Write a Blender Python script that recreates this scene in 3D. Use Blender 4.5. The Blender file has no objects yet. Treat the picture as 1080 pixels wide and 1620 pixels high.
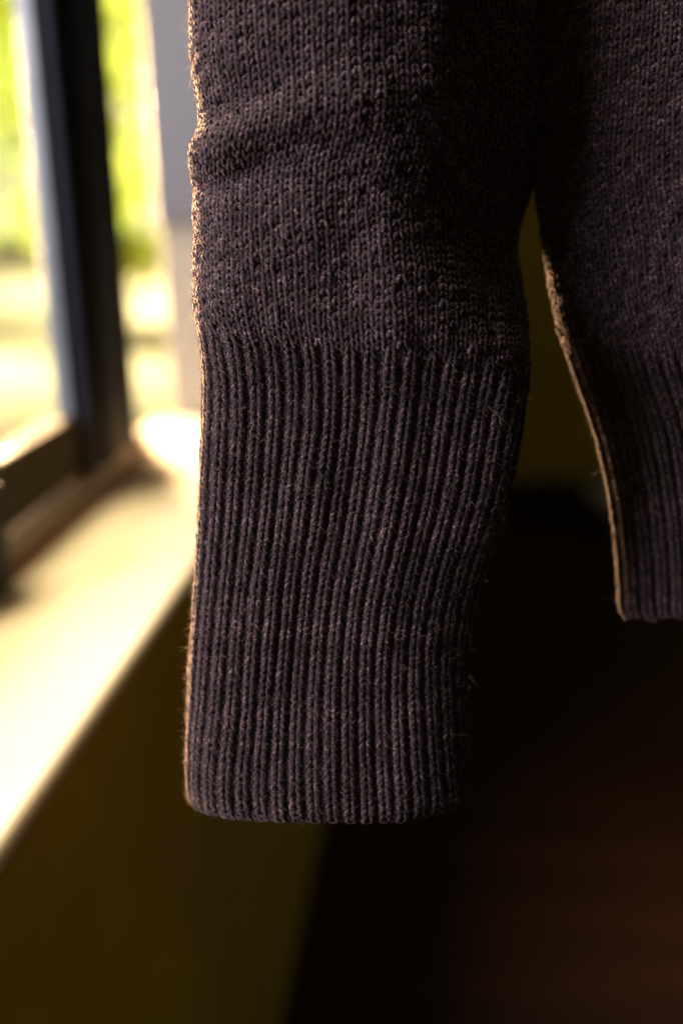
import bpy, math, random
import numpy as np

# ------------------------------------------------------------------ camera
FPX = 1700.0                       # focal length in photo pixels (1080 wide)
ROLL = math.radians(1.3)
CAMZ = 1.06
_r, _u = (729 - 540) / FPX, (810 - 285) / FPX          # vanishing point of the window wall
_c, _s = math.cos(ROLL), math.sin(ROLL)
_R, _U = _r * _c + _u * _s, -_r * _s + _u * _c
PITCH = math.atan(_U)
YAW = math.atan(_R / (_U * math.sin(PITCH) + math.cos(PITCH)))
scene = bpy.context.scene
HR = np.array([math.cos(YAW), math.sin(YAW), 0.0])      # horizontal right of the view
HF = np.array([-math.sin(YAW), math.cos(YAW), 0.0])     # horizontal forward of the view
UP = np.array([0, 0, 1.0])
FWD = HF * math.cos(PITCH) - UP * math.sin(PITCH)
UPV = HF * math.sin(PITCH) + UP * math.cos(PITCH)
RIGHT = HR * _c - UPV * _s
UPC = UPV * _c + HR * _s
CAM = np.array([0, 0, CAMZ])


def ray(px, py):
    return RIGHT * ((px - 540) / FPX) + UPC * ((810 - py) / FPX) + FWD


from mathutils import Matrix, Vector
camd = bpy.data.cameras.new('camera')
cam = bpy.data.objects.new('camera', camd)
scene.collection.objects.link(cam)
M = Matrix(((RIGHT[0], UPC[0], -FWD[0], CAM[0]), (RIGHT[1], UPC[1], -FWD[1], CAM[1]),
            (RIGHT[2], UPC[2], -FWD[2], CAM[2]), (0, 0, 0, 1)))
cam.matrix_world = M
camd.sensor_fit = 'HORIZONTAL'
camd.sensor_width = 24
camd.lens = FPX / 1080 * 24
camd.clip_start = 0.02
camd.clip_end = 200
camd.dof.use_dof = True
camd.dof.focus_distance = 0.374
camd.dof.aperture_fstop = 3.1
camd.dof.aperture_blades = 0
scene.camera = cam

# ------------------------------------------------------------------ world, lamps, exposure
world = bpy.data.worlds.new('World')
scene.world = world
world.use_nodes = True
world.node_tree.nodes['Background'].inputs[0].default_value = (1.0, 0.86, 0.66, 1)
world.node_tree.nodes['Background'].inputs[1].default_value = 0.060


def area_lamp(name, loc, target, sx, sy, power, col):
    d = bpy.data.lights.new(name, 'AREA')
    d.shape = 'RECTANGLE'
    d.size, d.size_y = sx, sy
    d.energy = power
    d.color = col
    o = bpy.data.objects.new(name, d)
    o.location = loc
    o.rotation_euler = (Vector(target) - Vector(loc)).to_track_quat('-Z', 'Y').to_euler()
    scene.collection.objects.link(o)
    return o


# daylight entering through the window beside and a little behind the sweater (warm) and through
# the part of the same window nearer the viewer (cooler sky light)
area_lamp('window_daylight_far', (-1.40, 2.35, 1.12), (-0.1, 0.45, 0.98), 0.7, 0.6, 80, (1.0, 0.62, 0.33)).data.spread = math.radians(30)
area_lamp('window_daylight_high', (-1.05, 0.85, 2.55), (-0.25, 0.8, 0.76), 1.6, 0.7, 92, (1.0, 0.81, 0.53))
area_lamp('window_daylight_near', (-1.1, -0.15, 1.42), (0.0, 0.40, 1.0), 0.5, 0.5, 60, (0.94, 0.86, 1.0))
rl = area_lamp('floor_glow_fill', (1.05, 1.25, 0.75), (0.52, 1.30, 0.0), 0.25, 0.25, 0.32, (1.0, 0.62, 0.3))  # added fill for the warm glow on the floor, not a real lamp
rl.data.spread = math.radians(42)
od = area_lamp('outdoor_daylight', (-3.6, 4.0, 9.0), (-4.3, 9.5, 0.6), 4, 4, 3500, (1.0, 0.93, 0.66))
od.data.spread = math.radians(60)

scene.view_settings.view_transform = 'Standard'
scene.view_settings.look = 'None'
scene.view_settings.gamma = 1
scene.view_settings.exposure = 0
scene.view_settings.use_curve_mapping = False
scene.render.engine = 'CYCLES'
scene.cycles.use_adaptive_sampling = False
scene.cycles.use_denoising = True
scene.cycles.max_bounces = 6
scene.cycles.transparent_max_bounces = 12
scene.cycles.sample_clamp_indirect = 4.0
scene.cycles.caustics_reflective = False
scene.cycles.caustics_refractive = False
scene.cycles_curves.shape = 'RIBBONS'
scene.cycles_curves.subdivisions = 1

RNG = np.random.default_rng(7)
random.seed(7)
C = scene.collection


# ------------------------------------------------------------------ helpers
def tag(o, label=None, cat=None, kind=None, group=None):
    if label: o['label'] = label
    if cat: o['category'] = cat
    if kind: o['kind'] = kind
    if group: o['group'] = group
    return o


def empty(name, loc=(0, 0, 0)):
    o = bpy.data.objects.new(name, None)
    o.empty_display_size = 0.05
    o.location = loc
    C.objects.link(o)
    return o


def link(name, me, m, parent=None):
    if m is not None and not me.materials:
        me.materials.append(m)
    o = bpy.data.objects.new(name, me)
    C.objects.link(o)
    if parent is not None:
        o.parent = parent
        top = parent
        off = Vector((0, 0, 0))
        while top is not None:
            off += top.location
            top = top.parent
        o.location = -off            # geometry is written in world coordinates
    return o


def mesh_np(name, V, F, smooth=True):
    """V (n,3), F (m,k) numpy"""
    me = bpy.data.meshes.new(name)
    V = np.ascontiguousarray(V, dtype=np.float32)
    F = np.ascontiguousarray(F, dtype=np.int32)
    k = F.shape[1]
    me.vertices.add(len(V))
    me.vertices.foreach_set('co', V.ravel())
    me.loops.add(F.size)
    me.loops.foreach_set('vertex_index', F.ravel())
    me.polygons.add(len(F))
    me.polygons.foreach_set('loop_start', np.arange(0, F.size, k, dtype=np.int32))
    me.polygons.foreach_set('loop_total', np.full(len(F), k, dtype=np.int32))
    if smooth:
        me.polygons.foreach_set('use_smooth', np.ones(len(F), dtype=bool))
    me.update(calc_edges=True)
    return me


import bmesh


def box(name, x0, x1, y0, y1, z0, z1, m, parent=None, bevel=0.003, seg=2):
    bm = bmesh.new()
    bmesh.ops.create_cube(bm, size=1)
    for v in bm.verts:
        v.co = ((x0 + x1) / 2 + v.co.x * (x1 - x0), (y0 + y1) / 2 + v.co.y * (y1 - y0), (z0 + z1) / 2 + v.co.z * (z1 - z0))
    if bevel:
        bmesh.ops.bevel(bm, geom=bm.edges[:], offset=bevel, segments=seg, affect='EDGES', profile=0.5)
    me = bpy.data.meshes.new(name)
    bm.to_mesh(me)
    bm.free()
    return link(name, me, m, parent)


# ------------------------------------------------------------------ materials
def nodes(name):
    m = bpy.data.materials.new(name)
    m.use_nodes = True
    nt = m.node_tree
    return m, nt, nt.nodes['Principled BSDF']


def surf(name, c1, c2, scale, rough, bump=0.0, stretch=(1, 1, 1), spec=0.4, detail=6):
    m, nt, b = nodes(name)
    tc = nt.nodes.new('ShaderNodeTexCoord')
    mp = nt.nodes.new('ShaderNodeMapping')
    mp.inputs['Scale'].default_value = stretch
    no = nt.nodes.new('ShaderNodeTexNoise')
    no.inputs['Scale'].default_value = scale
    no.inputs['Detail'].default_value = detail
    no.inputs['Roughness'].default_value = 0.6
    cr = nt.nodes.new('ShaderNodeValToRGB')
    cr.color_ramp.elements[0].position = 0.35
    cr.color_ramp.elements[1].position = 0.68
    cr.color_ramp.elements[0].color = (*c1, 1)
    cr.color_ramp.elements[1].color = (*c2, 1)
    L = nt.links.new
    L(tc.outputs['Object'], mp.inputs['Vector'])
    L(mp.outputs['Vector'], no.inputs['Vector'])
    L(no.outputs['Fac'], cr.inputs['Fac'])
    L(cr.outputs['Color'], b.inputs['Base Color'])
    b.inputs['Roughness'].default_value = rough
    b.inputs['Specular IOR Level'].default_value = spec
    if bump:
        bp = nt.nodes.new('ShaderNodeBump')
        bp.inputs['Strength'].default_value = 0.5
        bp.inputs['Distance'].default_value = bump
        L(no.outputs['Fac'], bp.inputs['Height'])
        L(bp.outputs['Normal'], b.inputs['Normal'])
    return m


MAT = {}
MAT['wall'] = surf('olive_plaster', (0.43, 0.335, 0.026), (0.56, 0.425, 0.04), 5, 0.85, 0.002)
MAT['sill'] = surf('cream_sill_paint', (0.80, 0.67, 0.46), (0.88, 0.75, 0.53), 7, 0.75, 0.0008, spec=0.15)
MAT['pier'] = surf('cream_pier_plaster', (0.24, 0.22, 0.17), (0.28, 0.26, 0.2), 14, 0.8, 0.001)
MAT['panel'] = surf('grey_pier_panel', (0.07, 0.076, 0.086), (0.085, 0.09, 0.10), 5, 0.55, 0.0005, (1, 1, 0.2))
MAT['frame'] = surf('dark_painted_frame', (0.006, 0.008, 0.014), (0.012, 0.014, 0.021), 30, 0.6, 0.0003, spec=0.12)
MAT['frame_side'] = surf('daylit_frame_edge', (0.13, 0.15, 0.17), (0.2, 0.21, 0.23), 20, 0.35, 0.0003)  # paler than the frame: outside light on the stile's side, put into the colour
MAT['rail'] = surf('brown_wood_rail', (0.045, 0.035, 0.018), (0.07, 0.052, 0.03), 14, 0.8, 0.0005, (1, 0.15, 1), spec=0.08)
MAT['track'] = surf('pale_wood_track', (0.22, 0.165, 0.125), (0.27, 0.205, 0.155), 18, 0.5, 0.0005, (1, 0.1, 1))
MAT['orange'] = surf('orange_wood_bead', (0.24, 0.10, 0.03), (0.3, 0.14, 0.045), 18, 0.45, 0.0003, (1, 0.1, 1))
MAT['floor'] = surf('dark_red_brown_floor', (0.014, 0.0045, 0.002), (0.030, 0.0095, 0.004), 10, 0.42, 0.0006, (0.12, 1, 1))
MAT['bowl'] = surf('pale_grey_glaze', (0.42, 0.42, 0.38), (0.5, 0.5, 0.46), 20, 0.35)
MAT['terrace'] = surf('sunlit_terrace_stone', (0.24, 0.20, 0.12), (0.33, 0.27, 0.165), 3, 0.9, 0.004)
MAT['bark'] = surf('tree_bark', (0.07, 0.05, 0.03), (0.13, 0.10, 0.06), 12, 0.9, 0.006, (1, 1, 0.2))


def glass_mat():
    m = bpy.data.materials.new('window_glass')
    m.use_nodes = True
    nt = m.node_tree
    nt.nodes.remove(nt.nodes['Principled BSDF'])
    out = nt.nodes['Material Output']
    tr = nt.nodes.new('ShaderNodeBsdfTransparent')
    tr.inputs[0].default_value = (0.95, 0.97, 0.96, 1)
    gl = nt.nodes.new('ShaderNodeBsdfGlossy')
    gl.inputs['Roughness'].default_value = 0.01
    mx = nt.nodes.new('ShaderNodeMixShader')
    mx.inputs[0].default_value = 0.06
    nt.links.new(tr.outputs[0], mx.inputs[1])
    nt.links.new(gl.outputs[0], mx.inputs[2])
    nt.links.new(mx.outputs[0], out.inputs['Surface'])
    return m


MAT['glass'] = glass_mat()


def sky_mat():
    m = bpy.data.materials.new('bright_sky')
    m.use_nodes = True
    nt = m.node_tree
    nt.nodes.remove(nt.nodes['Principled BSDF'])
    em = nt.nodes.new('ShaderNodeEmission')
    em.inputs[0].default_value = (1.0, 0.87, 0.55, 1)
    em.inputs[1].default_value = 1.25
    nt.links.new(em.outputs[0], nt.nodes['Material Output'].inputs['Surface'])
    return m


MAT['sky'] = sky_mat()


def leaf_mat(name, c1, c2):
    m = bpy.data.materials.new(name)
    m.use_nodes = True
    nt = m.node_tree
    nt.nodes.remove(nt.nodes['Principled BSDF'])
    g = nt.nodes.new('ShaderNodeNewGeometry')
    cr = nt.nodes.new('ShaderNodeValToRGB')
    cr.color_ramp.elements[0].color = (*c1, 1)
    cr.color_ramp.elements[1].color = (*c2, 1)
    df = nt.nodes.new('ShaderNodeBsdfDiffuse')
    tl = nt.nodes.new('ShaderNodeBsdfTranslucent')
    mx = nt.nodes.new('ShaderNodeMixShader')
    mx.inputs[0].default_value = 0.5
    L = nt.links.new
    L(g.outputs['Random Per Island'], cr.inputs[0])
    L(cr.outputs[0], df.inputs[0])
    L(cr.outputs[0], tl.inputs[0])
    L(df.outputs[0], mx.inputs[1])
    L(tl.outputs[0], mx.inputs[2])
    L(mx.outputs[0], nt.nodes['Material Output'].inputs['Surface'])
    return m


MAT['leaf'] = leaf_mat('yellow_green_leaf', (0.24, 0.34, 0.03), (0.74, 0.72, 0.16))
MAT['leaf2'] = leaf_mat('fresh_green_leaf', (0.10, 0.20, 0.02), (0.56, 0.62, 0.12))


def yarn_mat():
    m, nt, b = nodes('dark_brown_wool_yarn')
    L = nt.links.new
    tc = nt.nodes.new('ShaderNodeTexCoord')
    n1 = nt.nodes.new('ShaderNodeTexNoise')      # heathered fibres
    n1.inputs['Scale'].default_value = 1150
    n1.inputs['Detail'].default_value = 3
    n2 = nt.nodes.new('ShaderNodeTexNoise')      # uneven dyeing, yarn to yarn
    n2.inputs['Scale'].default_value = 330
    n2.inputs['Detail'].default_value = 4
    cr = nt.nodes.new('ShaderNodeValToRGB')
    e = cr.color_ramp.elements
    e[0].position, e[0].color = 0.34, (0.009, 0.0052, 0.0066, 1)
    e[1].position, e[1].color = 0.72, (0.14, 0.112, 0.110, 1)
    k = e.new(0.54); k.color = (0.0225, 0.0165, 0.0190, 1)
    cr2 = nt.nodes.new('ShaderNodeValToRGB')
    e = cr2.color_ramp.elements
    e[0].position, e[0].color = 0.30, (0.80, 0.80, 0.98, 1)
    e[1].position, e[1].color = 0.72, (1.02, 0.92, 0.82, 1)
    k = e.new(0.44); k.color = (0.98, 0.74, 0.98, 1)
    k = e.new(0.58); k.color = (1.0, 0.86, 0.86, 1)
    mx = nt.nodes.new('ShaderNodeMixRGB')
    mx.blend_type = 'MULTIPLY'
    mx.inputs[0].default_value = 1
    L(tc.outputs['Object'], n1.inputs['Vector'])
    L(tc.outputs['Object'], n2.inputs['Vector'])
    L(n1.outputs['Fac'], cr.inputs[0])
    L(n2.outputs['Fac'], cr2.inputs[0])
    L(cr.outputs[0], mx.inputs[1])
    L(cr2.outputs[0], mx.inputs[2])
    g = nt.nodes.new('ShaderNodeNewGeometry')    # every stitch a little lighter, darker, bluer or browner
    cr3 = nt.nodes.new('ShaderNodeValToRGB')
    e = cr3.color_ramp.elements
    e[0].position, e[0].color = 0.0, (0.48, 0.42, 0.40, 1)
    e[1].position, e[1].color = 1.0, (1.75, 1.60, 1.50, 1)
    k = e.new(0.45); k.color = (0.95, 0.86, 0.98, 1)
    k = e.new(0.7); k.color = (1.02, 1.0, 0.92, 1)
    mx2 = nt.nodes.new('ShaderNodeMixRGB')
    mx2.blend_type = 'MULTIPLY'
    mx2.inputs[0].default_value = 1
    L(g.outputs['Random Per Island'], cr3.inputs[0])
    L(mx.outputs[0], mx2.inputs[1])
    L(cr3.outputs[0], mx2.inputs[2])
    L(mx2.outputs[0], b.inputs['Base Color'])
    b.inputs['Roughness'].default_value = 0.95
    b.inputs['Specular IOR Level'].default_value = 0.1
    b.inputs['Sheen Weight'].default_value = 0.30
    b.inputs['Sheen Roughness'].default_value = 0.5
    b.inputs['Sheen Tint'].default_value = (0.9, 0.72, 0.6, 1)
    bp = nt.nodes.new('ShaderNodeBump')
    bp.inputs['Strength'].default_value = 0.9
    bp.inputs['Distance'].default_value = 0.00035
    L(n1.outputs['Fac'], bp.inputs['Height'])
    L(bp.outputs['Normal'], b.inputs['Normal'])
    return m


def fibre_mat():
    m = bpy.data.materials.new('loose_wool_fibre')
    m.use_nodes = True
    nt = m.node_tree
    nt.nodes.remove(nt.nodes['Principled BSDF'])
    L = nt.links.new
    hi = nt.nodes.new('ShaderNodeHairInfo')
    cr = nt.nodes.new('ShaderNodeValToRGB')
    e = cr.color_ramp.elements
    e[0].position, e[0].color = 0.0, (0.012, 0.008, 0.009, 1)
    e[1].position, e[1].color = 1.0, (0.42, 0.31, 0.25, 1)
    k = e.new(0.5); k.color = (0.040, 0.026, 0.029, 1)
    k = e.new(0.85); k.color = (0.13, 0.095, 0.09, 1)
    df = nt.nodes.new('ShaderNodeBsdfDiffuse')
    tl = nt.nodes.new('ShaderNodeBsdfTranslucent')
    mx = nt.nodes.new('ShaderNodeMixShader')
    mx.inputs[0].default_value = 0.55
    L(hi.outputs['Random'], cr.inputs[0])
    L(cr.outputs[0], df.inputs[0])
    L(cr.outputs[0], tl.inputs[0])
    L(df.outputs[0], mx.inputs[1])
    L(tl.outputs[0], mx.inputs[2])
    L(mx.outputs[0], nt.nodes['Material Output'].inputs['Surface'])
    return m


MAT['yarn'] = yarn_mat()
MAT['fibre'] = fibre_mat()

# ------------------------------------------------------------------ setting: floor, walls
SILL = CAMZ - 0.30
WX = -0.226                                   # room face of the window wall
PIERY = 1.42
FARY = 3.55
box('subfloor', -0.42, 3.2, -1.6, FARY + 0.1, -0.06, -0.012, MAT['floor'], None, 0)['kind'] = 'structure'
floor = tag(empty('floor', (1.2, 1.5, -0.01)), kind='structure')
y = -1.4
i = 0
while y < FARY - 0.02:
    w = 0.118
    y1 = min(y + w, FARY - 0.001)
    xs = [WX + 0.002, 0.55 + 0.9 * ((i * 0.37) % 1), 2.1 + 0.6 * ((i * 0.61) % 1), 3.1]
    for a_, b_ in zip(xs[:-1], xs[1:]):
        box('plank', a_ + 0.001, b_ - 0.001, y + 0.0015, y1 - 0.0015, -0.0115, random.uniform(-0.0012, 0.0), MAT['floor'], floor, 0.0012, 1)
    y += w
    i += 1
wl = tag(empty('wall_left', (WX - 0.1, 0.6, 0)), kind='structure')
box('wall_below_window', WX - 0.2, WX, -1.6, FARY, -0.01, SILL - 0.018, MAT['wall'], wl, 0.0)
box('pier', WX - 0.165, WX, PIERY, FARY - 0.001, SILL - 0.017, 2.6, MAT['pier'], wl, 0.004)
box('pier', WX - 0.165, WX, -1.6, -1.25, SILL - 0.017, 2.6, MAT['pier'], wl, 0.004)
box('lintel', WX - 0.165, WX, -1.249, PIERY - 0.001, 2.15, 2.6, MAT['wall'], wl, 0.0)
box('wall_plaster', WX + 0.0005, WX + 0.006, PIERY + 0.03, FARY - 0.002, SILL - 0.017, 2.598, MAT['wall'], wl, 0.0)
box('pier_panel', WX - 0.168, WX - 0.012, PIERY - 0.014, PIERY - 0.001, CAMZ - 0.045, 2.14, MAT['panel'], wl, 0.004)
tag(box('wall_far', WX - 0.2, 3.2, FARY, FARY + 0.12, -0.01, 2.6, MAT['wall'], None, 0.0), kind='structure')
tag(box('skirting_board', WX + 0.007, 3.1, FARY - 0.016, FARY - 0.001, 0.002, 0.09, MAT['floor'], None, 0.003), kind='structure')

# ------------------------------------------------------------------ window
win = tag(empty('window', (-0.36, 0.5, SILL)), 'dark framed window with glass pane and cream sill, trees outside', 'window')
box('sill', -0.415, -0.2155, -1.24, PIERY - 0.015, SILL - 0.016, SILL, MAT['sill'], win, 0.007, 4)
box('sill_bead', -0.3605, -0.352, -1.2, 1.20, SILL + 0.0005, SILL + 0.008, MAT['orange'], win, 0.002)
box('track', -0.43, -0.361, -1.2, 1.20, SILL + 0.0005, SILL + 0.026, MAT['track'], win, 0.003)
Z0 = SILL + 0.0265
box('bottom_rail', -0.400, -0.372, -1.0, 1.004, Z0 + 0.001, CAMZ - 0.213, MAT['rail'], win, 0.004)
st = box('stile', -0.392, -0.362, 1.005, 1.040, Z0, 2.14, MAT['frame'], win, 0.003)
box('stile_edge', -0.3915, -0.376, 0.9955, 1.0045, CAMZ - 0.2125, 2.139, MAT['frame_side'], win, 0.002)
box('mullion', -0.40, -0.355, 1.0415, 1.146, Z0, 2.14, MAT['frame'], win, 0.004)
box('glass_pane', -0.384, -0.380, -0.98, 0.995, CAMZ - 0.2125, 2.12, MAT['glass'], win, 0)
box('stop_block', -0.365, -0.350, 0.70, 0.768, SILL + 0.0005, CAMZ - 0.215, MAT['frame'], win, 0.003)

# ------------------------------------------------------------------ bowl by the far wall
def lathe(name, prof, seg, loc, m):
    V, F = [], []
    n = len(prof)
    for k in range(seg):
        t = 2 * math.pi * k / seg
        for r, z in prof:
            V.append((loc[0] + r * math.cos(t), loc[1] + r * math.sin(t), loc[2] + z))
    for k in range(seg):
        for q in range(n - 1):
            a0, b0 = k * n + q, ((k + 1) % seg) * n + q
            F.append((a0, b0, b0 + 1, a0 + 1))
    return link(name, mesh_np(name, np.array(V), np.array(F)), m)


d = ray(975, 790)
bw = lathe('bowl', [(0.001, 0.0), (0.05, 0.0), (0.055, 0.012), (0.09, 0.05), (0.105, 0.095), (0.1, 0.096), (0.085, 0.052), (0.05, 0.02), (0.001, 0.017)],
           40, (d[0] / d[1] * 3.38, 3.38, 0.001), MAT['bowl'])
tag(bw, 'small pale grey bowl on the dark floor by the far wall', 'bowl')

# ------------------------------------------------------------------ outdoors
gm = mesh_np('terrace', np.array([[-16, -6, -0.02], [-0.43, -6, -0.02], [-0.43, 22, -0.02], [-16, 22, -0.02]]), np.array([[0, 1, 2, 3]]), False)
tag(link('terrace', gm, MAT['terrace']), kind='structure')
sk = mesh_np('sky', np.array([[-15, 2, -0.01], [-15, 24, -0.01], [-15, 24, 9], [-15, 2, 9], [-1, 24, -0.01], [-1, 24, 9]]),
             np.array([[0, 1, 2, 3], [1, 4, 5, 2]]), False)
tag(link('sky', sk, MAT['sky']), kind='structure')


def tree(name, label, cx, cy, h, rad, nleaf, lm, z0, seed, size=0.07):
    r = np.random.default_rng(seed)
    root = empty(name, (cx, cy, -0.02))
    tag(root, label, name)
    # trunk and limbs: tapered tubes
    V, F = [], []

    def limb(p0, p1, r0, r1, bend):
        base = len(V)
        p0, p1 = np.array(p0), np.array(p1)
        K, S = 6, 7
        for k in range(K + 1):
            t = k / K
            c = p0 * (1 - t) + p1 * t + np.array(bend) * math.sin(t * math.pi)
            rr = r0 * (1 - t) + r1 * t
            for s in range(S):
                a = 2 * math.pi * s / S
                V.append(c + rr * np.array([math.cos(a), math.sin(a), 0.15 * math.cos(a)]))
        for k in range(K):
            for s in range(S):
                F.append((base + k * S + s, base + k * S + (s + 1) % S, base + (k + 1) * S + (s + 1) % S, base + (k + 1) * S + s))
    limb((cx, cy, -0.02), (cx + 0.05, cy, h * 0.75), 0.07, 0.02, (0.05, 0.03, 0))
    tips = []
    for k in range(9):
        a = r.uniform(0, 6.28)
        zz = h * r.uniform(0.2, 0.7)
        tip = (cx + rad * 0.7 * math.cos(a), cy + rad * 0.7 * math.sin(a), zz + h * 0.22)
        limb((cx, cy, zz), tip, 0.025, 0.006, (0, 0, 0.06))
        tips.append(tip)
    link('trunk', mesh_np('trunk', np.array(V), np.array(F)), MAT['bark'], root)
    # crown: leaves in uneven clumps
    nc = 34
    cc = np.stack([r.normal(0, 0.48, nc) * rad + cx, r.normal(0, 0.48, nc) * rad + cy, z0 + r.uniform(0.05, 1, nc) * (h - z0)], 1)
    w = r.uniform(0.3, 1, nc)
    idx = r.choice(nc, nleaf, p=w / w.sum())
    c = cc[idx] + r.normal(0, 0.16, (nleaf, 3)) * rad
    c[:, 2] = np.maximum(c[:, 2], 0.02)
    d1 = r.normal(0, 1, (nleaf, 3)); d1 /= np.linalg.norm(d1, axis=1, keepdims=True)
    d2 = np.cross(d1, r.normal(0, 1, (nleaf, 3))); d2 /= np.linalg.norm(d2, axis=1, keepdims=True)
    sz = size * r.uniform(0.6, 1.3, (nleaf, 1))
    d3 = np.cross(d1, d2)
    q = np.stack([c - d1 * sz, c + d2 * sz * 0.45 + d3 * sz * 0.12, c + d1 * sz, c - d2 * sz * 0.45 + d3 * sz * 0.12], 1).reshape(-1, 3)
    f = np.arange(nleaf * 4).reshape(-1, 4)
    link('crown', mesh_np('crown', q, f, False), lm, root)
    return root


tree('tree', 'yellow green leafy tree close outside the window beside the mullion', -2.55, 7.0, 3.6, 0.75, 3400, MAT['leaf'], 0.35, 3)
tree('tree', 'broad fresh green tree seen through the glass pane', -3.9, 7.6, 4.2, 1.3, 4600, MAT['leaf2'], 0.5, 5)
tree('tree', 'tall pale tree standing far behind the other trees', -5.2, 13.5, 6.0, 2.0, 5000, MAT['leaf'], 0.5, 8, 0.08)
tree('bush', 'low rounded green bush growing at the back of the terrace', -6.3, 11.0, 2.6, 1.2, 6000, MAT['leaf2'], 0.1, 11, 0.06)


# ------------------------------------------------------------------ the knitted sweater
TILT = math.radians(9)


class Plane:
    """upright, slightly leaning plane in which a part of the sweater hangs"""
    def __init__(self, dist, py_ref=700):
        d = ray(540, py_ref)
        self.o = CAM + d * (dist / (d @ HF))
        self.e1 = HR
        self.e2 = HF * math.sin(TILT) + UP * math.cos(TILT)
        self.n = np.cross(self.e1, self.e2)      # towards the viewer
        if self.n @ (CAM - self.o) < 0: self.n = -self.n

    def pix(self, px, py):
        d = ray(px, py)
        t = ((self.o - CAM) @ self.n) / (d @ self.n)
        q = CAM + d * t - self.o
        return q @ self.e1, q @ self.e2


def smooth(xs, it=2):
    for _ in range(it):
        xs = np.concatenate([[xs[0]], (xs[:-2] + 2 * xs[1:-1] + xs[2:]) / 4, [xs[-1]]])
    return xs


def outline(pl, pts):
    a = np.array([pl.pix(*p) for p in pts])
    o = np.argsort(a[:, 1])
    return a[o, 1], a[o, 0]


def vnoise(x, y, seed):
    """smooth value noise"""
    r = np.random.default_rng(seed)
    g = r.normal(0, 1, (64, 64))
    xi, yi = np.floor(x).astype(int), np.floor(y).astype(int)
    fx, fy = x - xi, y - yi
    fx, fy = fx * fx * (3 - 2 * fx), fy * fy * (3 - 2 * fy)
    G = lambda a, b: g[a % 64, b % 64]
    return (G(xi, yi) * (1 - fx) + G(xi + 1, yi) * fx) * (1 - fy) + (G(xi, yi + 1) * (1 - fx) + G(xi + 1, yi + 1) * fx) * fy


ROWH = 0.00235


class Sheet:
    """grid P[j,m] of surface points; j counts knitted rows downward, m wales along the row"""
    def __init__(self, P, m0, per=False):
        self.P, self.m0, self.per = P, m0, per
        dj = np.gradient(P, axis=0)
        if per:
            Q = np.concatenate([P[:, -3:-1], P, P[:, 1:3]], 1)
            dm = np.gradient(Q, axis=1)[:, 2:-2]
        else:
            dm = np.gradient(P, axis=1)
        N = np.cross(dj, dm)
        self.N = N / np.linalg.norm(N, axis=2, keepdims=True)
        # unit along-row and down vectors are implied by interpolation

    def at(self, j, m, res):
        """j rows, m wale coordinate; res = samples per wale"""
        J, Mn = self.P.shape[:2]
        jj = np.clip(j, 0, J - 1.001)
        mm = (m - self.m0) * res
        mm = np.mod(mm, Mn - 1) if self.per else np.clip(mm, 0, Mn - 1.001)
        j0, k0 = jj.astype(int), np.minimum(mm.astype(int), Mn - 2)
        fj, fk = (jj - j0)[..., None], (mm - k0)[..., None]
        def S(A):
            return (A[j0, k0] * (1 - fk) + A[j0, k0 + 1] * fk) * (1 - fj) + (A[j0 + 1, k0] * (1 - fk) + A[j0 + 1, k0 + 1] * fk) * fj
        p, n = S(self.P), S(self.N)
        # rows past the ends are carried on straight
        over = (j - jj)[..., None]
        p = p + over * (self.P[np.clip(j0 + 1, 0, J - 1), k0] - self.P[j0, k0])
        return p, n / np.linalg.norm(n, axis=-1, keepdims=True)


def stitch_curves(sheet, res, rows, wales, ribrow, K, seed):
    """centre lines (S,K+1,3) and normals of one stitch per (row, wale)"""
    nrow = sheet.P.shape[0]
    r = np.random.default_rng(seed)
    rr, ww = rows.astype(float), wales.astype(float)
    S = len(rr)
    t = np.linspace(-0.5, 0.5, K + 1)[None]
    ph = 2 * np.pi * t
    rib = 1.0 / (1.0 + np.exp(-(rr - ribrow) * 2.2))[:, None]            # 0 jersey, 1 rib
    knit = np.where(wales % 2 == 0, 1.0, -1.0)[:, None]
    q = ww[:, None] + t + (0.245 - 0.04 * rib) * np.sin(2 * ph)
    sgn = (1 - rib) + rib * np.cos(np.pi * (ww[:, None] + t))            # face of the fabric
    kk = 0.62 * rib
    calm = 1 - 0.6 * rib                                                 # rib is knitted tighter and lies straighter
    fade = np.clip((nrow - rr[:, None]) / 4.0, 0.15, 1)                  # ribs close up at the tubular edge
    qw = q + kk / np.pi * np.sin(np.pi * q)                              # knit wales spread, purl wales tuck away
    # slow meander of the columns and uneven tension
    qw = qw + 0.10 * vnoise(qw * 0.13 + 3, rr[:, None] * 0.09, seed + 1) * (1 - 0.5 * rib) + 0.05 * calm * vnoise(qw * 0.9, rr[:, None] * 0.45, seed + 2)
    hgt = (0.84 + 0.06 * rib) * (1 + 0.11 * calm * r.normal(0, 1, (S, 1)))
    jy = rr[:, None] + hgt * np.cos(ph) + 0.14 * calm * r.normal(0, 1, (S, 1)) + 0.16 * vnoise(qw * 0.5, rr[:, None] * 0.3, seed + 3)
    zz = (-(0.00080 - 0.00054 * rib) * np.cos(2 * ph)) * sgn + rib * 0.00064 * np.cos(np.pi * q) * fade
    zz = zz + 0.00020 * calm * r.normal(0, 1, (S, 1)) + 0.0001 * vnoise(qw * 0.7, rr[:, None] * 0.7, seed + 4)
    p, n = sheet.at(jy, qw, res)
    return p + n * zz[..., None], n


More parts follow.
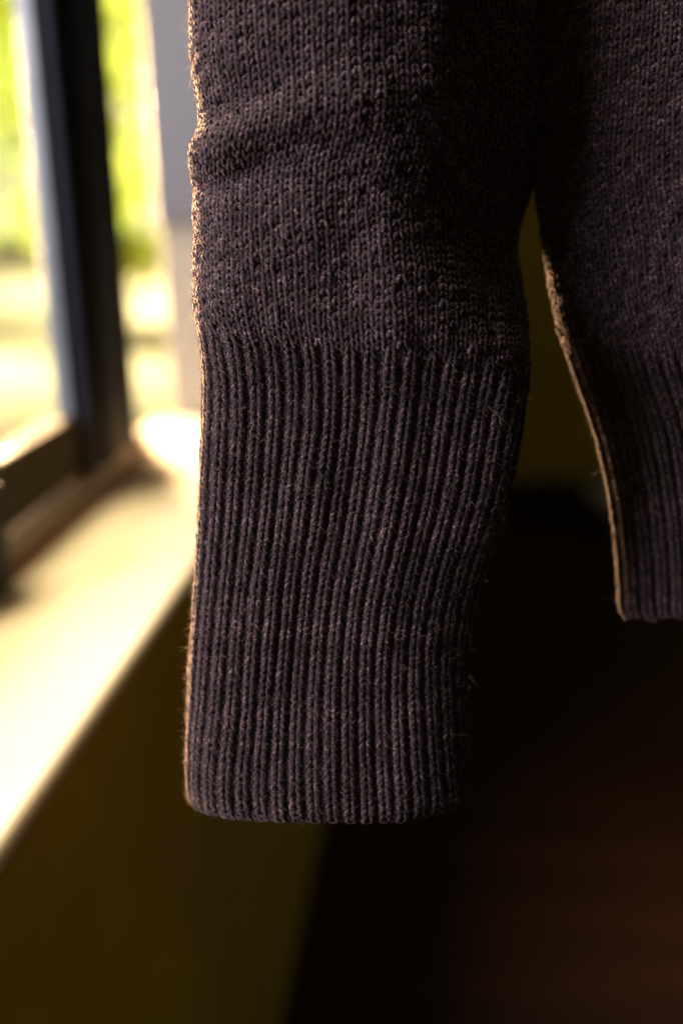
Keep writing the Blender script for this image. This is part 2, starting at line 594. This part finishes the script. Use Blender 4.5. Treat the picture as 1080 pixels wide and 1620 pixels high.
def tubes(Pc, Nn, rad, sides):
    S, K1 = Pc.shape[:2]
    T = np.gradient(Pc, axis=1)
    T /= np.linalg.norm(T, axis=2, keepdims=True) + 1e-12
    B = np.cross(T, Nn); B /= np.linalg.norm(B, axis=2, keepdims=True) + 1e-12
    N2 = np.cross(B, T)
    a = 2 * np.pi * np.arange(sides) / sides
    ring = B[:, :, None] * np.cos(a)[None, None, :, None] + N2[:, :, None] * np.sin(a)[None, None, :, None]
    V = Pc[:, :, None] + ring * rad[:, :, None, None]
    V = V.reshape(-1, 3)
    s = np.arange(S)[:, None, None] * K1 * sides
    k = np.arange(K1 - 1)[None, :, None] * sides
    c = np.arange(sides)[None, None]
    c2 = (c + 1) % sides
    F = np.stack([s + k + c, s + k + c2, s + k + sides + c2, s + k + sides + c], -1).reshape(-1, 4)
    return V, F, (T, B, N2)


def yarn_mesh(name, Pc, Nn, seed, sides, parent, rad0=0.00076):
    r = np.random.default_rng(seed)
    S, K1 = Pc.shape[:2]
    rad = rad0 * (1 + 0.12 * r.normal(0, 1, (S, 1))) * (1 + 0.05 * r.normal(0, 1, (S, K1)))
    tt = np.linspace(-0.5, 0.5, K1)[None]
    rad *= 1.02 - 0.17 * np.cos(4 * np.pi * tt)          # pulled thin where loops cross
    rad[:, 0] = rad[:, -1] = rad0 * 0.85
    V, F, fr = tubes(Pc, Nn, rad, sides)
    return link(name, mesh_np(name, V, F), MAT['yarn'], parent)


def fibres(name, Pc, Nn, per, stray, seed, parent, rad0=0.00076):
    """loose wool fibres: short ones wound round the yarn, a few long strays standing off it"""
    r = np.random.default_rng(seed)
    S, K1 = Pc.shape[:2]
    T = np.gradient(Pc, axis=1); T /= np.linalg.norm(T, axis=2, keepdims=True)
    B = np.cross(T, Nn); B /= np.linalg.norm(B, axis=2, keepdims=True)
    N2 = np.cross(B, T)

    def samp(A, si, x):
        k = np.clip(x, 0, K1 - 1.001); k0 = k.astype(int); f = (k - k0)[..., None]
        return A[si[:, None], k0] * (1 - f) + A[si[:, None], k0 + 1] * f
    n = S * per
    si = r.integers(0, S, n)
    NP = 5
    t0 = r.uniform(0, 1, (n, 1)) * (K1 - 1)
    ln = r.uniform(0.15, 0.42, (n, 1)) * (K1 - 1)
    x = t0 + ln * np.linspace(0, 1, NP)[None]
    ps = r.uniform(0, 2 * np.pi, (n, 1)) + r.normal(1.5, 0.9, (n, 1)) * np.linspace(0, 1, NP)[None]
    off = rad0 * (1.0 + r.uniform(0.0, 0.16, (n, 1)) + np.abs(r.normal(0, 0.42, (n, 1))) * np.linspace(0, 1, NP)[None] ** 2)
    A1 = samp(Pc, si, x) + (samp(B, si, x) * np.cos(ps)[..., None] + samp(N2, si, x) * np.sin(ps)[..., None]) * off[..., None]
    # strays
    m = stray
    sj = r.integers(0, S, m)
    x0 = r.uniform(0, K1 - 1, (m, 1))
    p0, nn = samp(Pc, sj, x0)[:, 0], samp(Nn, sj, x0)[:, 0]
    dirn = nn * r.uniform(0.2, 1.0, (m, 1)) + r.normal(0, 0.65, (m, 3))
    dirn /= np.linalg.norm(dirn, axis=1, keepdims=True)
    L = np.where(r.random((m, 1)) < 0.10, r.gamma(2.2, 0.0006, (m, 1)), r.gamma(3.0, 0.00030, (m, 1)))   # a few long, most a short nap
    curl = r.normal(0, 0.7, (m, 3))
    tt = np.linspace(0, 1, NP)
    A2 = p0[:, None] + nn[:, None] * rad0 * 0.5 + dirn[:, None] * (L * tt)[..., None] + curl[:, None] * (L * tt ** 2)[..., None] * 0.6 \
        - nn[:, None] * (L * tt ** 2)[..., None] * 0.25
    A = np.concatenate([A1, A2])
    cu = bpy.data.hair_curves.new(name)
    cu.add_curves([NP] * len(A))
    cu.position_data.foreach_set('vector', np.ascontiguousarray(A, dtype=np.float32).ravel())
    rd = np.empty((len(A), NP), np.float32)
    rd[:n] = r.uniform(0.000026, 0.000055, (n, 1))
    rd[n:] = r.uniform(0.000015, 0.000027, (m, 1))
    rd *= np.array([0.6, 1, 1, 0.9, 0.35])[None]
    at = cu.attributes.get('radius') or cu.attributes.new('radius', 'FLOAT', 'POINT')
    at.data.foreach_set('value', rd.ravel())
    o = link(name, cu, MAT['fibre'], parent)
    o['kind'] = 'stuff'
    return o


def lining(name, sheet, parent, inset, j0, j1, close):
    P = sheet.P[j0:j1] - sheet.N[j0:j1] * inset
    J, Mn = P.shape[:2]
    if close:
        P = P[:, :-1]; Mn -= 1
    idx = np.arange(J * Mn).reshape(J, Mn)
    if close:
        nx = np.roll(idx, -1, 1)
    else:
        nx = idx[:, 1:]; idx = idx[:, :-1]
    F = np.stack([idx[:-1], nx[:-1], nx[1:], idx[1:]], -1).reshape(-1, 4)
    return link(name, mesh_np(name, P.reshape(-1, 3), F), MAT['yarn'], parent)


sweater = tag(empty('sweater', tuple(Plane(0.40).o)),
              'dark brown wool knit sweater hanging with sleeve and ribbed cuff beside the window', 'sweater')

# ---- sleeve -------------------------------------------------------
sp = Plane(0.383)
left = [(303, -260), (303, -60), (304, 0), (306, 60), (310, 120), (318, 180), (323, 212), (317, 240), (309, 268), (309, 305), (312, 345), (314, 400),
        (313, 470), (314, 530), (322, 572), (327, 620), (327, 680), (323, 760), (319, 850), (313, 940), (307, 1020), (303, 1100), (301, 1180), (302, 1235), (306, 1268)]
right = [(868, -260), (868, -60), (866, 0), (864, 80), (860, 160), (848, 210), (836, 255), (819, 305), (813, 345), (820, 400), (827, 450), (830, 500),
         (831, 560), (825, 610), (815, 680), (802, 745), (783, 815), (761, 880), (744, 940), (735, 1000), (732, 1060), (732, 1130), (733, 1200), (737, 1276)]
sL, xL = outline(sp, left)
sR, xR = outline(sp, right)
s_bot = sp.pix(520, 1262)[1]
s_top = sp.pix(560, -200)[1]
NR = int((s_top - s_bot) / ROWH)
NW = 78                                  # wales all the way round
RES = 8
ss = s_top - np.arange(NR + 1) * (s_top - s_bot) / NR
pys = np.arange(-300, 1400, 10.0)
py_of_s = lambda s: np.interp(-s, -np.array([sp.pix(560, p)[1] for p in pys]), pys)
PY = py_of_s(ss)
lx = smooth(np.interp(ss, sL, xL), 3)
rx = smooth(np.interp(ss, sR, xR), 3)
th = np.linspace(0, 2 * np.pi, 1601)
P = np.zeros((NR + 1, NW * RES + 1, 3))
RIB0 = np.interp(562, PY, np.arange(NR + 1))
for j in range(NR + 1):
    py = PY[j]
    hw, cx = (rx[j] - lx[j]) / 2, (rx[j] + lx[j]) / 2
    k = np.clip((py - 420) / 260, 0, 1); k = k * k * (3 - 2 * k)
    nexp = 2.15 * (1 - k) + 3.0 * k
    tf = 0.027 * (1 - k) + 0.0135 * k
    tf = tf + 0.007 * np.exp(-((py - 1270) / 170) ** 2)
    # tubular edge rolls in at the very end
    e = max(0.0, (j - (NR - 3)) / 3.0)
    tuck = 0.0016 * (1 - math.sqrt(max(0, 1 - e * e)))
    c, s_ = -np.cos(th), np.sin(th)
    X = cx + (hw - tuck) * np.sign(c) * np.abs(c) ** (2 / nexp)
    Dp = (tf - tuck) * np.sign(s_) * np.abs(s_) ** (2 / nexp)
    arc = np.concatenate([[0], np.cumsum(np.hypot(np.diff(X), np.diff(Dp)))])
    a = np.linspace(0, arc[-1], NW * RES + 1)
    X, Dp = np.interp(a, arc, X), np.interp(a, arc, Dp)
    fr = np.clip(Dp / tf, 0, 1) ** 0.5                    # 1 on the front, 0 on the edge and behind
    edge = np.clip(1 - (X - lx[j]) / 0.02, 0, 1) * (Dp > -0.004)
    wgt = np.maximum(fr, 0.6 * edge)
    pxx = 305 + (X - lx[j]) / 0.00023
    # elbow fold: crest running up from the window edge, hollow under it
    yc = 264 - (pxx - 305) * 0.32
    am = np.exp(-np.clip(pxx - 300, 0, None) / 115)
    dd = py - yc
    fold = 0.0125 * am * np.where(dd < 0, np.exp(-(dd / 42) ** 2), np.exp(-(dd / 30) ** 2))
    fold -= 0.0075 * am * np.exp(-((dd - 58) / 26) ** 2)
    fold -= 0.0055 * am * np.exp(-((dd + 72) / 36) ** 2)
    # a second shallow fold across the forearm
    y2 = 310 - (pxx - 305) * 0.02
    fold -= 0.0016 * np.exp(-((py - y2) / 26) ** 2) * np.exp(-((pxx - 380) / 200) ** 2)
    fold += 0.0016 * np.exp(-((py - 385) / 60) ** 2) * np.exp(-((pxx - 480) / 180) ** 2)
    fold += 0.0013 * vnoise(pxx / 170 + 5, np.full_like(pxx, py / 150), 91) * (1 - 0.6 * k)
    fold += 0.0009 * vnoise(pxx / 60 + 2, np.full_like(pxx, py / 190), 92)
    # the jersey blouses slightly over the start of the rib
    fold += 0.0016 * np.exp(-((py - 520) / 38) ** 2) - 0.0012 * np.exp(-((py - 590) / 30) ** 2)
    Dp = Dp + fold * wgt 
    k2 = np.clip((py - 290) / 310, 0, 1); k2 = k2 * k2 * (3 - 2 * k2)
    rec = (0.085 * (1 - k2) - 0.05 * k2) * (X - lx[j]) + 0.034 * (1 - 0.92 * k2) * np.clip((X - cx) / hw, 0, 1) ** 2
    Dp = Dp - rec                                         # the far side of the sleeve turns away
    X = X * (1 + 0.9 * rec / 0.383)
    sag = 0.018 * np.exp(-((py - 560) / 330) ** 2) * (X - cx) / (2 * hw) + 0.0012 * vnoise(pxx / 120, np.full_like(pxx, py / 300), 93) * min(1, (1300 - py) / 200)
    P[j] = sp.o + sp.e1 * X[:, None] + sp.e2 * (ss[j] - sag)[:, None] + sp.n * Dp[:, None]
P[:, -1] = P[:, 0]
sheet = Sheet(P, 0.0, True)
# make sure normals point outward
if (sheet.N[NR // 2, NW * RES // 4] @ sp.n) < 0:
    sheet.N = -sheet.N

rows_all = np.arange(1, NR)
jr = int(round(RIB0))
sleeve = lining('sleeve', sheet, sweater, 0.0008, 0, jr + 2, True)
cuff = lining('ribbed_cuff', sheet, sweater, 0.0017, jr + 1, NR + 1, True)
front = np.arange(-2, NW // 2 + 3)
back = np.array([w for w in range(NW) if w > NW // 2 + 2 and w < NW - 2])


def knit(sheet, rows, wales, ribrow, K, seed):
    r_, w_ = [a.ravel() for a in np.meshgrid(rows, wales, indexing='ij')]
    return stitch_curves(sheet, RES, r_, w_, ribrow, K, seed), r_, w_


(Pc, Nn), r_, w_ = knit(sheet, np.arange(1, jr + 1), front, RIB0, 14, 21)
o = yarn_mesh('knit_stitches', Pc, Nn, 31, 6, sleeve); o['kind'] = 'stuff'
fibres('wool_fuzz', Pc, Nn, 24, 170000, 41, sleeve)
(Pb, Nb), _, _ = knit(sheet, np.arange(1, jr + 1), back, RIB0, 8, 22)
o = yarn_mesh('back_stitches', Pb, Nb, 32, 4, sleeve); o['kind'] = 'stuff'

(Pc, Nn), r_, w_ = knit(sheet, np.arange(jr + 1, NR), front, RIB0, 14, 23)
for w in front:
    sel = w_ == w
    if w % 2 == 0:
        yarn_mesh('rib', Pc[sel], Nn[sel], 50 + int(w), 6, cuff)
sel = w_ % 2 != 0
o = yarn_mesh('purl_stitches', Pc[sel], Nn[sel], 33, 5, cuff); o['kind'] = 'stuff'
sel = w_ % 2 == 0
fibres('wool_fuzz', Pc[sel], Nn[sel], 34, 170000, 42, cuff)
(Pb, Nb), _, wb = knit(sheet, np.arange(jr + 1, NR), back, RIB0, 8, 24)
for w in back:
    if w % 2 == 0:
        yarn_mesh('rib', Pb[wb == w], Nb[wb == w], 150 + int(w), 4, cuff)

def bound_edge(name, sheet, row, m0, m1, parent, seed):
    n = int((m1 - m0) * 6)
    m = np.linspace(m0, m1, n)[None]
    j = row + 0.25 * np.sin(m * np.pi * 2) + 0.12 * vnoise(m * 0.8, m * 0 + seed, seed)
    p, nn = sheet.at(j, m, RES)
    p = p - nn * 0.0003
    rad = 0.00095 * (1 + 0.14 * np.cos(m * np.pi * 2)) * np.ones_like(m)
    V, F, _ = tubes(p, nn, rad, 7)
    link(name, mesh_np(name, V, F), MAT['yarn'], parent)
    return p, nn


bound_edge('bound_edge', sheet, NR - 0.6, -2.5, NW - 2.5, cuff, 61)

# ---- body ---------------------------------------------------------
bp = Plane(0.411)
bleft = [(858, -260), (856, 0), (852, 150), (846, 250), (849, 290), (857, 345), (865, 400), (874, 455), (884, 510), (903, 570), (925, 630), (945, 690), (960, 750),
         (971, 810), (978, 870), (982, 930), (983, 985)]
sB, xB = outline(bp, bleft)
s_bot2 = bp.pix(1010, 976)[1]
s_top2 = bp.pix(1010, -200)[1]
NR2 = int((s_top2 - s_bot2) / ROWH)
ss2 = s_top2 - np.arange(NR2 + 1) * (s_top2 - s_bot2) / NR2
PY2 = np.interp(-ss2, -np.array([bp.pix(1010, p)[1] for p in pys]), pys)
lb = smooth(np.interp(ss2, sB, xB), 3)
XC = lb[0] + 0.21
RIB2 = np.interp(560, PY2, np.arange(NR2 + 1))
WB0, WB1 = -14, 63                          # wale 0 sits on the side fold, positive wales on the front
P2 = np.zeros((NR2 + 1, (WB1 - WB0) * RES + 1, 3))
qq = np.linspace(WB0, WB1, (WB1 - WB0) * RES + 1)
for j in range(NR2 + 1):
    py = PY2[j]
    hw = XC - lb[j]
    k = np.clip((py - 430) / 250, 0, 1); k = k * k * (3 - 2 * k)
    T = 0.006 * (1 - k) + 0.0042 * k
    rc = 0.008 * (1 - k) + 0.0055 * k
    e = max(0.0, (j - (NR2 - 3)) / 3.0)
    tuck = 0.0016 * (1 - math.sqrt(max(0, 1 - e * e)))
    dfine = np.concatenate([np.linspace(0, 1, 400) ** 2 * rc, np.linspace(rc, hw, 200)[1:]])
    nx = 2.3
    dep = (T - tuck) * np.clip(1 - np.clip(1 - dfine / rc, 0, 1) ** nx, 0, 1) ** (1 / nx)
    arc = np.concatenate([[0], np.cumsum(np.hypot(np.diff(dfine), np.diff(dep)))])
    a = np.abs(qq) / 64.0 * arc[-1]
    X = lb[j] + tuck + np.interp(a, arc, dfine)
    Dp = np.interp(a, arc, dep) * np.sign(qq)
    pxx = X / 0.00024
    f2 = 0.0016 * vnoise(pxx / 160 + 9, np.full_like(pxx, py / 170), 95) + 0.0016 * np.exp(-((py - 525) / 45) ** 2) - 0.001 * np.exp(-((py - 600) / 30) ** 2)
    Dp = Dp + f2 * np.clip(qq / 6, 0, 1) + 0.13 * (X - lb[j])       # the body is turned a little to the window
    P2[j] = bp.o + bp.e1 * X[:, None] + bp.e2 * ss2[j] + bp.n * Dp[:, None]
sheet2 = Sheet(P2, WB0, False)
if (sheet2.N[NR2 // 2, (20 - WB0) * RES] @ bp.n) < 0:
    sheet2.N = -sheet2.N
jr2 = int(round(RIB2))
body = lining('body', sheet2, sweater, 0.0008, 0, jr2 + 2, False)
hem = lining('ribbed_hem', sheet2, sweater, 0.0017, jr2 + 1, NR2 + 1, False)
wales2 = np.arange(-6, 44)
(Pc, Nn), r_, w_ = knit(sheet2, np.arange(1, jr2 + 1), wales2, RIB2, 14, 25)
o = yarn_mesh('knit_stitches', Pc, Nn, 34, 6, body); o['kind'] = 'stuff'
fibres('wool_fuzz', Pc, Nn, 22, 95000, 43, body)
(Pc, Nn), r_, w_ = knit(sheet2, np.arange(jr2 + 1, NR2), wales2, RIB2, 14, 26)
for w in wales2:
    if w % 2 == 0:
        yarn_mesh('rib', Pc[w_ == w], Nn[w_ == w], 250 + int(w), 6, hem)
sel = w_ % 2 != 0
o = yarn_mesh('purl_stitches', Pc[sel], Nn[sel], 35, 5, hem); o['kind'] = 'stuff'
sel = w_ % 2 == 0
fibres('wool_fuzz', Pc[sel], Nn[sel], 30, 65000, 44, hem)
bound_edge('bound_edge', sheet2, NR2 - 0.6, -6, 44, hem, 62)
